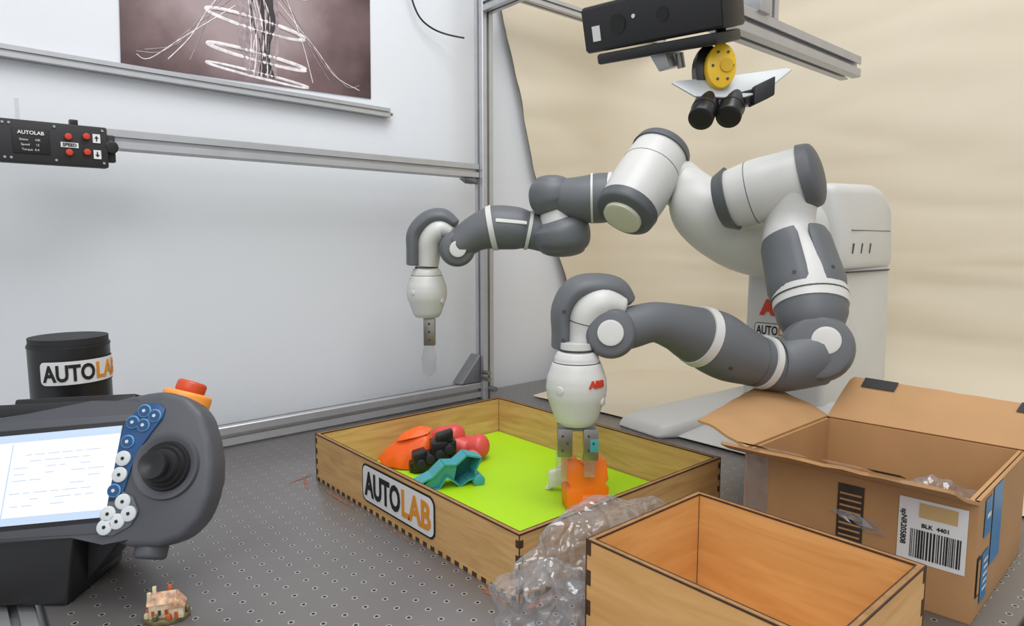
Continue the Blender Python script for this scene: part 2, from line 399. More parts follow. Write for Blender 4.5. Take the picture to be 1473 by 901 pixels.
for k,(x_,z_) in enumerate(((.2,.639),(.2,.611),(.228,.642),(.228,.614))): cyl('button_%d'%k,(x_,1.452,z_),(x_,1.446,z_),.0058,REDB,cb,bev=.001)
for k,z_ in enumerate((.640,.611)):
    box('arrow_plate_%d'%k,(.238,1.4505,z_-.008),(.250,1.4525,z_+.008),PAPERW,cb);sg=1 if k==0 else -1
    prism('arrow_%d'%k,[(-.001,-.005*sg),(.001,-.005*sg),(.001,0),(.0035,0),(0,.005*sg),(-.0035,0),(-.001,0)],(.244,1.4500,z_),X,UP,-Y,.0003,BLKT,cb)
for x_ in (.106,.115,.180,.254): 
    for z_ in (.596,.655): cyl('screw',(x_,1.452,z_),(x_,1.4505,z_),.0022,SCRW,cb,n=12)
box('latch',(.205,1.46,.660),(.218,1.475,.672),BLK,cb,.001)
cyl('knob',(.268,1.47,.627),(.268,1.452,.627),.012,BLK,cb,bev=.002)
box('antenna',(.127,1.47,.66),(.133,1.474,.70),CLR,cb)

# cream backdrop ------------------------------------------------------
bp_=bpy.data.materials.new('backdrop_paper');bp_.use_nodes=True;nt=bp_.node_tree;b=nt.nodes['Principled BSDF'];b.inputs['Roughness'].default_value=.7
tc=nt.nodes.new('ShaderNodeTexCoord');n=nt.nodes.new('ShaderNodeTexNoise');n.inputs['Scale'].default_value=1.6;n.inputs['Detail'].default_value=5
mp=nt.nodes.new('ShaderNodeMapping');mp.inputs['Scale'].default_value=(1,1,2.5);nt.links.new(tc.outputs['Object'],mp.inputs[0]);nt.links.new(mp.outputs[0],n.inputs['Vector'])
r=nt.nodes.new('ShaderNodeValToRGB');e=r.color_ramp.elements;e[0].position=.3;e[0].color=lin((205,193,171));e[1].position=.7;e[1].color=lin((211,201,181))
nt.links.new(n.outputs[0],r.inputs[0]);nt.links.new(r.outputs[0],b.inputs['Base Color'])
def plan(s):
    rc=.32
    if s<0: return V((2.10-rc+s,1.592,0))
    L=rc*math.pi/2
    if s<L:
        a=s/rc;return V((2.10-rc+rc*math.sin(a),1.592-rc+rc*math.cos(a),0))
    return V((2.10,1.592-rc-(s-L),0))
zt=[(1.6,1.23),(1.107,1.352),(.914,1.413),(.687,1.473),(.469,1.565),(.329,1.625),(.2,1.64),(0,1.60)]
def edge(z):
    for i in range(len(zt)-1):
        if zt[i][0]>=z>=zt[i+1][0]:
            t=(zt[i][0]-z)/(zt[i][0]-zt[i+1][0]);return zt[i][1]*(1-t)+zt[i+1][1]*t
    return zt[-1][1]
bm=bmesh.new();G=[];NZ=90;NS=120;NF=14
def creases(s,z):
    a=.012*noise.noise(V((s*1.2,z*5,0)))+.005*noise.noise(V((s*3,z*12,3)))
    for z0,sl,am in ((.40,.02,.008),(.36,-.03,.012),(.31,.05,.008),(.18,.02,.009)):
        a+=am*math.exp(-((z-z0-sl*(s-1.2)-.01*noise.noise(V((s*4,z0*9,0))))/.011)**2)*(.4+.8*abs(noise.noise(V((s*3,z0,2)))))*(1 if s>.5 else .3)
    return a
for j in range(-NF,NZ+1):
    fl=0
    if j<0:
        z=.004;fl=-j/NF
    else: z=.004+(1.6-.004)*(j/NZ)
    row=[];s0=edge(z)-1.78
    for i in range(NS+1):
        s=s0+(2.9-s0)*i/NS;p=plan(s);q=plan(s+.01)-p;nn=V((q.y,-q.x,0)).normalized()
        sweep=0 if z>.16 else .12*(1-z/.16)**2
        p=p+nn*(abs(creases(s,z))+sweep)
        if fl:
            tx_=max(1.29+.05*(i/NS),p.x-.74*fl*1.0);ty_=p.y-fl*.12*(1 if s<.3 else 0)
            p=V((tx_ if s>0 else p.x+(1.30-p.x)*fl,ty_,0))
        row.append(bm.verts.new((p.x,p.y,z+(.001*noise.noise(V((p.x*5,p.y*5,0))) if fl else 0))))
    G.append(row)
for j in range(len(G)-1):
    for i in range(NS): bm.faces.new((G[j][i],G[j][i+1],G[j+1][i+1],G[j+1][i]))
fin('paper_backdrop',bm,bp_,None,3)

# ------------------------------------------------------------------ robot
rb=empty('dual_arm_robot')
hull('base_plate',[(1.26,.98,.004),(1.26,.5,.004),(1.72,.98,.004),(1.72,.5,.004),(1.35,.86,.05),(1.35,.6,.05),(1.7,.86,.08),(1.7,.6,.08)],WHITE,rb,.008)
for k,sg in enumerate((1,-1)):
    f=lambda y_:.725+sg*y_
    hull('base_leg_%d'%(k+1),[(1.225,f(.175),0),(1.245,f(.315),0),(1.24,f(.18),.028),(1.258,f(.305),.028),(1.5,f(.0),0),(1.72,f(.14),0),(1.44,f(.02),.10),(1.46,f(.11),.10),(1.66,f(.13),.09)],WHITE,rb,.008)
hull('column',[(1.43,.815,0.02),(1.43,.625,0.02),(1.73,.60,0.02),(1.73,.84,0.02),(1.43,.81,.40),(1.43,.62,.40),(1.735,.61,.40),(1.735,.84,.40)],WHITE,rb,.014)
hull('rear_housing',[(1.46,.605,.385),(1.46,.85,.385),(1.745,.605,.385),(1.745,.85,.385),(1.44,.62,.575),(1.44,.84,.575),(1.66,.61,.582),(1.66,.84,.582),(1.735,.61,.535),(1.735,.84,.535)],WHITE,rb,.028,4)
box('housing_seam',(1.49,.6065,.383),(1.72,.84,.386),SEAM,rb)
box('housing_seam_upper',(1.50,.6065,.475),(1.71,.612,.4762),SEAM,rb)
for k in range(3): hull('vent_%d'%k,[(1.50+.045*k+a*.003+b_*.006,.6045+c*.006,.425+b_*.022) for a in(0,1) for b_ in(0,1) for c in(0,1)],SEAM,rb)
text('column_logo','A',.045,REDT,rb,planar((1.4275,.755,.300),(0,-1,0),(0,0,1)),.003)
badge('column_badge',rb,planar((1.4285,.735,.250),(0,-1,0),(0,0,1)),.10,.032,.0006)
# chest
loft('chest',[(1.262,.892,.600),(1.268,.862,.562),(1.27,.828,.520),(1.315,.79,.49),(1.38,.75,.468),(1.50,.73,.47)],[.036,.052,.072,.088,.095,.105],[WHITE],rb,caps=(.6,.2))
loft('chest_upper',[(1.25,.72,.53),(1.36,.73,.525),(1.50,.725,.50)],[.052,.06,.075],[WHITE],rb,caps=(.3,.2))
loft('chest_seam',[(1.3145,.7905,.4895),(1.3168,.7893,.4889)],[.0885,.0887],[SEAM],rb,sub=1)
loft('chest_seam_b',[(1.27,.8285,.5205),(1.2715,.827,.5193)],[.0723,.0726],[SEAM],rb,sub=1)
# near shoulder (barrel with caps)
A=V((1.200,.738,.531));B=V((1.246,.590,.572));d=(B-A).normalized()
loft('shoulder_barrel',[A+d*.012,A+d*.07,B-d*.05,B],[.056,.062,.060,.058],[WHITE],rb)
loft('shoulder_cap_inner',[A-d*.004,A+d*.018],[.054,.064],[DGREY],rb,caps=(.16,0),sub=3)
loft('shoulder_cap_outer',[B-d*.008,B+d*.010],[.063,.060],[DGREY],rb,caps=(0,.30),sub=3)
loft('shoulder_seam',[A+d*.058,A+d*.0592],[.0617,.0617],[SEAM],rb,sub=1)
# near upper arm
up=[V((1.236,.612,.552)),V((1.236,.616,.498)),V((1.231,.609,.455)),V((1.220,.582,.408)),V((1.205,.561,.368)),V((1.195,.552,.343))]
loft('upper_arm',up,[.052,.045,.053,.062,.063,.061],[WHITE],rb,caps=(.3,0))
ref=-F*.9+UP*.1-R*.1
q0,q1=V((1.230,.604,.458)),V((1.203,.559,.356))
for k,(a0,a1) in enumerate(((10,122),(-122,-10),(132,228))):
    panel('upper_arm_cover_%d'%(k+1),q0,q1,.057,.065,ref,a0,a1,GREY,rb,.0045)
t_=(q1-q0).normalized();u_=(ref-t_*ref.dot(t_)).normalized();w_=t_.cross(u_)
for k,(aa,ss) in enumerate(((-28,.80),(30,.80),(-80,.2))):
    a_=math.radians(aa);dd=u_*math.cos(a_)+w_*math.sin(a_);c_=q0.lerp(q1,ss);r_=.057+.008*ss
    cyl('cover_screw_%d'%k,c_+dd*r_,c_+dd*(r_+.0055),.0035,SEAM,rb,n=14)
loft('upper_arm_ring',[(1.2005,.556,.356),(1.190,.547,.332)],[.066,.064],[WHITE],rb,sub=2)
loft('ring_seam',[(1.1965,.5533,.3475),(1.1957,.5525,.3455)],[.0662,.0662],[SEAM],rb,sub=1)
loft('elbow_collar',[(1.191,.548,.335),(1.183,.540,.312),(1.178,.532,.29)],[.062,.059,.048],[GREY],rb)
E=V((1.177,.527,.262));ev=V((-.88,-.44,.17)).normalized()
loft('elbow_hub',[E-ev*.045,E-ev*.02,E+ev*.03,E+ev*.052],[.045,.060,.060,.052],[GREY],rb,caps=(.3,.06))
loft('elbow_disc',[E+ev*.045+R*.013+UP*.012,E+ev*.0585+R*.013+UP*.012],[.0235,.0235],[WHITE],rb,sub=1,caps=(0,.06))
# near forearm
loft('forearm',[(1.165,.53,.25),(1.117,.56,.233),(1.085,.578,.240),(1.062,.588,.247),(1.028,.607,.262),(1.001,.624,.279),(.975,.636,.290),(.953,.640,.298),(.92,.646,.310),(.880,.660,.320),(.850,.682,.312),(.823,.700,.303)],
     [.056,.046,.044,.046,.053,.055,.050,.046,.039,.033,.034,.034],[GREY],rb,caps=(0,0))
for k,(p,q,r0,r1) in enumerate((((1.089,.5765,.239),(1.078,.581,.2425),.0475,.0475),((.979,.6345,.2888),(.965,.6385,.294),.0535,.0505))):
    loft('forearm_ring_%d'%(k+1),[p,q],[r0,r1],[WHITE],rb,sub=1)
for k,(p,q,r0) in enumerate((((1.0665,.5865,.2457),(1.0655,.587,.246),.0462),((.9835,.633,.287),(.9822,.6334,.2876),.0528),((1.1,.571,.2365),(1.099,.5715,.2367),.0458))):
    loft('forearm_seam_%d'%(k+1),[p,q],[r0,r0],[SEAM],rb,sub=1)
p_=V((1.015,.616,.270))
for k,dd in enumerate(((-F*.9+UP*.35),(-F*.85-UP*.5))):
    dd=dd.normalized();cyl('forearm_screw_%d'%k,p_+dd*.05,p_+dd*.0562,.0035,SEAM,rb,n=14)
Wc=V((.823,.702,.303));wv=V((-.76,-.63,.14)).normalized()
loft('wrist_hub',[Wc-wv*.035,Wc-wv*.02,Wc+wv*.02,Wc+wv*.032],[.036,.041,.041,.036],[GREY],rb,caps=(.3,.08))
loft('wrist_disc',[Wc+wv*.03,Wc+wv*.0395],[.0205,.0205],[WHITE],rb,sub=1,caps=(0,.06))
# near wrist arch
ap=[(.783,.777,.276),(.784,.776,.300),(.785,.776,.339),(.799,.763,.369),(.822,.743,.377),(.851,.718,.373),(.866,.704,.353)]
loft('wrist_hood',ap,[(.0155,.040),(.0165,.042),(.018,.044),(.021,.045),(.022,.045),(.020,.042),(.014,.036)],[GREY],rb,up=F,caps=(.2,.4))
loft('wrist_link',[(.801,.748,.270),(.803,.745,.300),(.808,.740,.335),(.826,.726,.352),(.85,.706,.346)],[(.025,.036),(.028,.040),(.031,.047),(.031,.050),(.022,.040)],[WHITE],rb,up=F,caps=(0,.4))
loft('wrist_link_seam',[(.8045,.7435,.318),(.8047,.7433,.3193)],[(.0303,.0445),(.0303,.0445)],[SEAM],rb,up=F,sub=1)
for k,p in enumerate((V((.785,.776,.339)),V((.784,.776,.292)))):
    cyl('hood_screw_%d'%k,p-F*.041,p-F*.0445,.0035,SEAM,rb,n=14)
def gripper(pfx,c,zt,k=1.0):
    x_,y_=c
    prof=[(0,.026),(.004,.032),(.012,.036),(.018,.037),(.022,.040),(.045,.048),(.06,.0495),(.075,.048),(.095,.041),(.115,.034),(.122,.028)]
    loft(pfx+'_body',[(x_,y_,zt-h) for h,_ in prof],[(r*k,r*k*.92) for _,r in prof],[WHITE],rb,sub=3,linear=True,up=F)
    loft(pfx+'_collar',[(x_,y_,zt+.012),(x_,y_,zt-.002)],[.026*k,.027*k],[WHITE],rb,sub=1)
    loft(pfx+'_collar_seam',[(x_,y_,zt+.002),(x_,y_,zt-.001)],[.0285*k,.0285*k],[SEAM],rb,sub=1)
    loft(pfx+'_seam',[(x_,y_,zt-.0185),(x_,y_,zt-.0200)],[(.0382*k,.0355*k)]*2,[SEAM],rb,sub=1,up=F)
    c0=V((x_,y_,zt-.06))
    for q,a in enumerate((-40,62)):
        dd=(-F*math.cos(math.radians(a))+R*math.sin(math.radians(a)))
        cyl(pfx+'_port_%d'%q,c0+dd*.040*k-UP*(.02*q),c0+dd*.0478*k-UP*(.02*q),.007,WHITE,rb,bev=.001)
gripper('gripper_near',(.7745,.7315),.277)
gx,gy,gz=.7745,.7315,.228
def onG(x_,y_,z_):
    a=x_/.049+math.radians(36);r_=.0496+z_
    return V((gx,gy,gz+y_))+(-F*math.cos(a)*.935+R*math.sin(a))*r_
text('gripper_logo','ABB',.021,REDT,rb,onG,.0012,.0009,fit=(-.0155,.0155,.0125))
def plate(nm,c,hw,hd,z0,z1,mat,b=.001): 
    return box(nm,(-hw,-hd,z0),(hw,hd,z1),mat,rb,b,axes=(R,F,UP),org=(c[0],c[1],0))
plate('palm',(.7745,.7315),.030,.014,.146,.158,ALUD)
plate('finger_left_mount',(.755,.738),.012,.010,.104,.150,METAL)
plate('finger_left_tip',(.751,.741),.009,.008,.063,.108,CLR)
plate('finger_right_mount',(.786,.710),.012,.010,.098,.150,METAL)
plate('finger_right_pad',(.790,.707),.007,.0105,.112,.135,TEAL)
plate('finger_right_tip',(.785,.711),.009,.008,.070,.100,CLR)
for k in range(3):
    for nm,c in(('l',(.755,.738)),('r',(.786,.710))):
        p=V((c[0],c[1],.115+.012*k))-F*.010+R*(.004 if k%2 else -.004);cyl('finger_screw_%s%d'%(nm,k),p,p-F*.0015,.002,SEAM,rb,n=10)

# far shoulder
A=V((1.249,.926,.650));B=V((1.115,.922,.505));d=(B-A).normalized()
loft('far_shoulder_barrel',[A,A+d*.05,B-d*.07,B-d*.008],[.062,.066,.068,.062],[WHITE],rb)
loft('far_shoulder_cap',[A+d*.010,A-d*.006],[.067,.064],[DGREY],rb,caps=(0,.26),sub=3)
loft('far_shoulder_ring',[B-d*.026,B-d*.006],[.067,.064],[DGREY],rb,caps=(0,.16),sub=3)
loft('far_shoulder_disc',[B-d*.002,B+d*.009],[.043,.042],[CREAM],rb,sub=1,caps=(0,.05))
loft('far_shoulder_seam',[A+d*.06,A+d*.0612],[.0669,.0669],[SEAM],rb,sub=1)
loft('far_shoulder_neck',[(1.205,.925,.585),(1.262,.893,.590),(1.27,.868,.560)],[.055,.046,.052],[WHITE],rb,caps=(.2,.2))
# far upper arm / elbow
loft('far_link',[(1.175,.965,.556),(1.150,1.012,.549),(1.122,1.045,.547),(1.095,1.085,.552)],[.048,.056,.052,.042],[GREY],rb,caps=(.2,.2))
loft('far_link_band',[(1.137,1.028,.548),(1.134,1.0315,.5479)],[.0566,.0565],[WHITE],rb,sub=1)
loft('far_link_band_b',[(1.165,.985,.553),(1.161,.992,.552)],[.0535,.0546],[WHITE],rb,sub=1)
loft('far_elbow_top',[(1.085,1.108,.586),(1.085,1.108,.570),(1.088,1.108,.546),(1.092,1.104,.524)],[.042,.053,.054,.044],[GREY],rb,caps=(.4,.1))
loft('far_elbow_neck',[(1.094,1.102,.525),(1.099,1.099,.494)],[.038,.044],[WHITE],rb,sub=2)
loft('far_elbow_bottom',[(1.098,1.099,.498),(1.102,1.096,.480),(1.105,1.094,.450),(1.106,1.094,.434)],[.052,.066,.065,.053],[GREY],rb,caps=(.12,.35))
# far forearm
loft('far_forearm',[(1.10,1.11,.465),(1.072,1.162,.476),(1.045,1.186,.482),(1.01,1.216,.484),(.992,1.232,.480),(.967,1.253,.466),(.94,1.276,.440)],[.046,.043,.050,.052,.048,.041,.036],[GREY],rb,caps=(0,.2))
loft('far_forearm_ring',[(1.006,1.2195,.4838),(.997,1.228,.4815)],[.0545,.0525],[WHITE],rb,sub=1)
loft('far_forearm_ring_b',[(1.070,1.164,.4765),(1.064,1.169,.478)],[.0462,.0472],[WHITE],rb,sub=1)
panel('far_forearm_strip',V((1.062,1.171,.479)),V((1.008,1.218,.484)),.0485,.0530,UP*.3-F*.95,-5,5,WHITE,rb,.002)
Wc=V((.945,1.287,.434));wv=V((-.55,-.82,0)).normalized()
loft('far_wrist_hub',[Wc-wv*.03,Wc-wv*.018,Wc+wv*.022,Wc+wv*.036],[.036,.042,.042,.036],[GREY],rb,caps=(.3,.1))
loft('far_wrist_disc',[Wc+wv*.036,Wc+wv*.046],[.019,.019],[WHITE],rb,sub=1,caps=(0,.06))
loft('far_wrist_hood',[(.888,1.388,.396),(.889,1.387,.43),(.892,1.384,.472),(.915,1.365,.503),(.943,1.341,.510),(.966,1.321,.494)],[(.017,.042),(.018,.044),(.020,.045),(.022,.045),(.021,.044),(.013,.034)],[GREY],rb,up=F,caps=(.2,.4))
loft('far_wrist_link',[(.914,1.366,.392),(.916,1.364,.42),(.920,1.36,.455),(.938,1.345,.480),(.957,1.329,.474)],[(.026,.036),(.029,.040),(.031,.047),(.031,.050),(.022,.038)],[WHITE],rb,up=F,caps=(0,.4))
gripper('gripper_far',(.911,1.3665),.388)
box('far_finger_mount',(-.014,-.01,.196),(.014,.01,.266),METAL,rb,.001,axes=(R,F,UP),org=(.915,1.363,0))
for k in range(3): 
    p=V((.915,1.363,.21+.02*k))-F*.010;cyl('far_finger_screw_%d'%k,p,p-F*.0015,.003,SEAM,rb,n=10)
hull('far_finger_tip',[V((.913,1.364,0))+R*a+F*c+UP*z_ for a,z_ in((-.010,.2),(.010,.2),(-.018,.165),(.018,.165),(-.016,.13),(.016,.13),(0,.115)) for c in(-.006,.006)],CLR,rb,.001)

# ------------------------------------------------------------------ overhead depth camera + beam
kb=empty('camera_boom')
extr('boom_beam',(.86,.56,.776),(1.335,.56,.776),.038,kb)
extr('boom_post',(1.005,.56,.795),(1.005,.56,1.071),.036,kb)
extr('boom_cross',(1.024,.56,1.09),(1.167,.56,1.09),.036,kb)
box('boom_bracket',(.955,.535,.793),(.986,.585,.85),ALU,kb,.002)
kn=empty('depth_camera')
kx=V((-.03,1,.060)).normalized();kf=V((-1,0,-.30)).normalized();ku=kx.cross(kf).normalized()
if ku.z<0: ku=-ku
KA=(kx,kf,ku);KO=V((.85,.620,.780))
box('body',(-.112,-.012,-.028),(.13,.045,.04),BLK,kn,.004,axes=KA,org=KO)
box('front_bezel',(-.110,.0455,-.024),(.128,.0475,.036),BLKM,kn,.0008,axes=KA,org=KO)
box('under_ledge',(-.105,-.012,-.047),(.105,.052,-.031),BLK,kn,.004,axes=KA,org=KO)
cyl('lens',KO+kf*.047+kx*.06+ku*.006,KO+kf*.0485+kx*.06+ku*.006,.014,BLKT,kn)
cyl('lens_small',KO+kf*.047+kx*-.02+ku*.006,KO+kf*.0485+kx*-.02+ku*.006,.010,BLKT,kn)
box('label',(.095,.047,-.012),(.110,.0484,.010),PAPERW,kn,axes=KA,org=KO)
cyl('status_led',KO+kf*.047+kx*.030+ku*.012,KO+kf*.049+kx*.030+ku*.012,.003,PAPERW,kn,n=12)
hull('mount_clamp',[KO+kx*a-ku*c+kf*e_ for a,c in((.0,.045),(.03,.045),(-.005,.068),(.015,.072)) for e_ in(-.02,.02)],ALU,kn,.002)
cyl('mount_screw',KO-ku*.05-kx*.01,KO-ku*.072-kx*.012,.006,METAL,kn)

cm=empty('stereo_camera_mount')
cr0=V((.860,.541,.667))
prism('plate',[(-.066,.012),(-.056,.016),(.012,.024),(.104,.042),(.112,.039),(.064,-.006),(.028,-.018),(-.036,-.015)],cr0,R,(UP*.82+F*.57).normalized(),(UP*.57-F*.82).normalized(),.003,PLATE,cm,.0008)
yc=V((.853,.533,.696))
prism('pan_bracket',[(.021*math.cos(t*math.pi/12),.031*math.sin(t*math.pi/12)) for t in range(24)],yc,R,UP,-F,.018,YEL,cm,.003)
prism('pan_bracket_rear',[(.018*math.cos(t*math.pi/12)-.014,.033*math.sin(t*math.pi/12)+.002) for t in range(24)],yc+F*.02,R,UP,-F,.02,BLK,cm,.002)
cyl('pan_hub',yc+R*.006,yc-F*.003+R*.006,.009,pbr('yellow_dark',(200,160,20),.4),cm)
for k in range(6):
    p=yc+R*(.014*math.cos(k*1.05)+.001)+UP*.021*math.sin(k*1.05);cyl('bolt_%d'%k,p,p-F*.002,.0018,SEAM,cm,n=8)
box('pan_arm',(-.006,-.006,.02),(.006,.006,.06),BLK,cm,.001,axes=(R,F,UP),org=yc+F*.012)
ld=(-F*.62-R*.34-UP*.55).normalized()
for k,c in enumerate(((.846,.553,.642),(.877,.529,.645))):
    c=V(c);cyl('lens_barrel_%d'%k,c-ld*.022,c+ld*.036,.0176,BLK,cm,bev=.002)
    cyl('lens_ring_%d'%k,c+ld*.008,c+ld*.012,.0183,BLKM,cm);cyl('lens_glass_%d'%k,c+ld*.0355,c+ld*.0365,.012,BLKT,cm)
box('camera_housing',(-.03,-.015,-.018),(.045,.02,.002),BLK,cm,.003,axes=((R*.95+UP*.22).normalized(),F,UP),org=(.876,.540,.656))
box('clip',(-.014,-.012,-.016),(.018,.012,.010),BLKM,cm,.002,axes=((R*.9+UP*.43).normalized(),F,UP),org=(.904,.502,.664))

# ------------------------------------------------------------------ tray
tr=empty('wooden_tray')
x0,x1,y0,y1,h,t=.523,.975,.588,1.168,.089,.0065
box('floor_board',(x0+t,y0+t,0),(x1-t,y1-t,.006),WOODT,tr)
box('side_west',(x0,y0,0),(x0+t,y1,h),WOODT,tr);box('side_east',(x1-t,y0,0),(x1,y1,h),WOODT,tr)
box('side_south',(x0+t,y0,0),(x1-t,y0+t,h),WOODT,tr);box('side_north',(x0+t,y1-t,0),(x1-t,y1,h),WOODT,tr)
box('green_mat',(x0+t+.002,y0+t+.002,.006),(x1-t-.002,y1-t-.002,.012),GREEN,tr)
def rim(pfx,par,x0,x1,y0,y1,h,t,m=EDGEL):
    box(pfx+'_w',(x0-.0003,y0-.0003,h),(x0+t,y1+.0003,h+.0012),m,par);box(pfx+'_e',(x1-t,y0-.0003,h),(x1+.0003,y1+.0003,h+.0012),m,par)
    box(pfx+'_s',(x0+t,y0-.0003,h),(x1-t,y0+t,h+.0012),m,par);box(pfx+'_n',(x0+t,y1-t,h),(x1-t,y1+.0003,h+.0012),m,par)
    for k,(a,c) in enumerate(((x0,y0),(x1,y0),(x0,y1),(x1,y1))): box(pfx+'_corner_%d'%k,(a-.0006,c-.0006,0),(a+.0006,c+.0006,h+.001),EDGE,par)
    for k,(a,c) in enumerate(((x0+t,y0+t),(x1-t,y0+t),(x0+t,y1-t),(x1-t,y1-t))): box(pfx+'_inner_corner_%d'%k,(a-.0006,c-.0006,.006),(a+.0006,c+.0006,h+.001),EDGE,par)
    e_=.0006
    for k,(a,c,a2,c2) in enumerate(((x0-e_,y0,x0+e_,y1),(x0+t-e_,y0+t,x0+t+e_,y1-t),(x1-e_,y0,x1+e_,y1),(x1-t-e_,y0+t,x1-t+e_,y1-t),(x0,y0-e_,x1,y0+e_),(x0+t,y0+t-e_,x1-t,y0+t+e_),(x0,y1-e_,x1,y1+e_),(x0+t,y1-t-e_,x1-t,y1-t+e_))):
        box(pfx+'_burn_%d'%k,(a,c,h-.0005),(a2,c2,h+.0016),EDGE,par)
rim('rim',tr,x0,x1,y0,y1,h,t)
def joints(nm,par,x0,x1,y0,y1,h,step=.02):
    bm=bmesh.new()
    def q(lo,hi):
        r_=bmesh.ops.create_cube(bm,size=1)
        for v in r_['verts']: v.co=V([(lo[i]+hi[i])/2+v.co[i]*(hi[i]-lo[i]) for i in range(3)])
    e_=.0005;y_=y0+.006
    while y_<y1-.01: q((x0-e_,y_,0),(x0+.003,y_+step*.5,.0065));q((x1-.003,y_,0),(x1+e_,y_+step*.5,.0065));y_+=step
    x_=x0+.006
    while x_<x1-.01: q((x_,y0-e_,0),(x_+step*.5,y0+.003,.0065));q((x_,y1-.003,0),(x_+step*.5,y1+e_,.0065));x_+=step
    z_=.012
    while z_<h-.006:
        for a in(x0,x1):
            for c in(y0,y1):
                s=1 if a==x0 else -1
                q((min(a-s*e_,a+s*.0065),c-e_ if c==y0 else c-.0065,z_),(max(a-s*e_,a+s*.0065),c+.0065 if c==y0 else c+e_,z_+step*.5))
        z_+=step
    return fin(nm,bm,EDGE,par)
joints('finger_joints',tr,x0,x1,y0,y1,h)
badge('sticker',tr,planar((x0-.0004,.878,.0495),(0,-1,0),(0,0,1)),.216,.066,.0022)
# wooden box
wb=empty('wooden_box')
a0,a1,c0,c1,hb,t=.512,.722,.205,.466,.130,.0065
box('floor_board',(a0+t,c0+t,0),(a1-t,c1-t,.006),WOODB,wb)
box('side_west',(a0,c0,0),(a0+t,c1,hb),WOODB,wb);box('side_east',(a1-t,c0,0),(a1,c1,hb),WOODB,wb)
box('side_south',(a0+t,c0,0),(a1-t,c0+t,hb),WOODB,wb);box('side_north',(a0+t,c1-t,0),(a1-t,c1,hb),WOODB,wb)
rim('rim',wb,a0,a1,c0,c1,hb,t);joints('finger_joints',wb,a0,a1,c0,c1,hb,.034)

# items in tray: orange piece with folded, faceted surface
oc=empty('orange_cloth_bag')
oco=V((.684,1.098,.0128));ox=V((math.cos(math.radians(-27)),math.sin(math.radians(-27)),0));oy=UP.cross(ox)
def OC(a,c,z_): return oco+ox*a+oy*c+UP*z_
hull('main_fold',[OC(*p) for p in((-.062,.004,.016),(-.052,-.012,.004),(-.024,-.028,0),(.018,-.036,0),(.048,-.026,0),(.056,.004,0),(.050,.026,0),(-.018,.034,0),(-.048,.020,.004),(.052,-.004,.040),(.044,.006,.064),(.020,.010,.068),(-.010,.010,.058),(-.040,.008,.036),(.034,-.020,.052))],ORCL,oc,.003,2)
hull('front_fold',[OC(*p) for p in((-.050,-.010,.006),(-.020,-.034,0),(.012,-.044,0),(.036,-.040,0),(.030,-.032,.030),(.000,-.026,.040),(-.030,-.016,.028))],ORCL,oc,.003,2)
hull('top_fold',[OC(*p) for p in((-.030,.002,.044),(.0,-.012,.054),(.036,-.014,.060),(.050,.004,.070),(.024,.014,.074),(-.010,.014,.062))],ORCL,oc,.003,2)
bf=empty('black_mechanism')
bo=V((.704,1.034,.012));bx=(R*.96+F*.25).normalized();by=UP.cross(bx)
for k,(lo,hi) in enumerate((((-.045,-.012,0),(.03,.012,.03)),((-.046,-.016,.02),(-.02,.016,.050)),((-.01,-.018,.028),(.022,.018,.060)),((.0,-.012,.05),(.034,.010,.072)),((-.05,-.006,.0),(-.036,.02,.02)),((.016,-.014,.004),(.040,.014,.05)))):
    box('block_%d'%k,lo,hi,BLK,bf,.003,axes=((bx+UP*.25*(k%2)).normalized(),by,UP),org=bo)
for k in range(4): cyl('roller_%d'%k,bo+bx*(-.03+.018*k)-by*.02+UP*(.02+.008*k),bo+bx*(-.03+.018*k)+by*.02+UP*(.02+.008*k),.009,BLKM,bf,bev=.001)
dm=empty('coral_roller')
so=-R*.024
for k,(c,r_) in enumerate(((V((.795,1.068,.054))+so,.024),(V((.822,1.022,.038))+so,.024))):
    dd=(R*.75-F*.35+UP*.15).normalized()
    loft('roll_%d'%k,[c-dd*.034,c+dd*.012],[r_*.85,r_],[PINK],dm,caps=(.3,.7),sub=2)
loft('bridge',[V((.790,1.060,.048))+so-R*.01,V((.812,1.024,.036))+so-R*.01],[.018,.018],[PINK],dm,caps=(.5,.5),sub=2)
cyl('stub',V((.822,1.022,.034))+so,V((.80,1.00,.02))+so,.015,PINK,dm,bev=.002)
# teal bracket
tb=empty('teal_bracket')
to=V((.668,.940,.0125));tx=(R*.93+F*.36).normalized();ty=UP.cross(tx)
tz=(UP*.94-ty*.2).normalized();zk=1.18
prof=[(-.056,0),(-.018,0),(-.005,.02),(.022,.0),(.034,.008),(.05,.012),(.048,.022),(.058,.045),(.03,.052),(.012,.038),(-.01,.040),(-.03,.022),(-.056,.012)]
prof=[(a,c*zk) for a,c in prof]
prism('back_plate',prof,to+ty*.034,tx,tz,-ty,.004,TEALD,tb,.0006)
fr2=[(-.056,0),(-.056,.012*zk),(-.03,.022*zk),(-.01,.04*zk),(.012,.038*zk),(.03,.052*zk),(.058,.045*zk),(.048,.022*zk),(.05,.012*zk),(.034,.008*zk),(.022,0),(-.005,.02*zk),(-.018,0)]
for k in range(len(fr2)):
    a=fr2[k];b_=fr2[(k+1)%len(fr2)]
    pa=to+tx*a[0]+tz*a[1];pb=to+tx*b_[0]+tz*b_[1];nd=(tx*(a[1]-b_[1])+tz*(b_[0]-a[0])).normalized()*.0016
    hull('web_%d'%k,[pp+ty*e_+nd*f_ for pp in(pa,pb) for e_ in(0,.034) for f_ in(-1,1)],TEAL,tb)
prism('front_face',[(-.052,.002),(-.018,.002),(-.006,.022),(.010,.008),(.014,.034*zk),(-.01,.037*zk),(-.03,.019*zk)],to+ty*.006,tx,tz,-ty,.003,TEAL,tb)
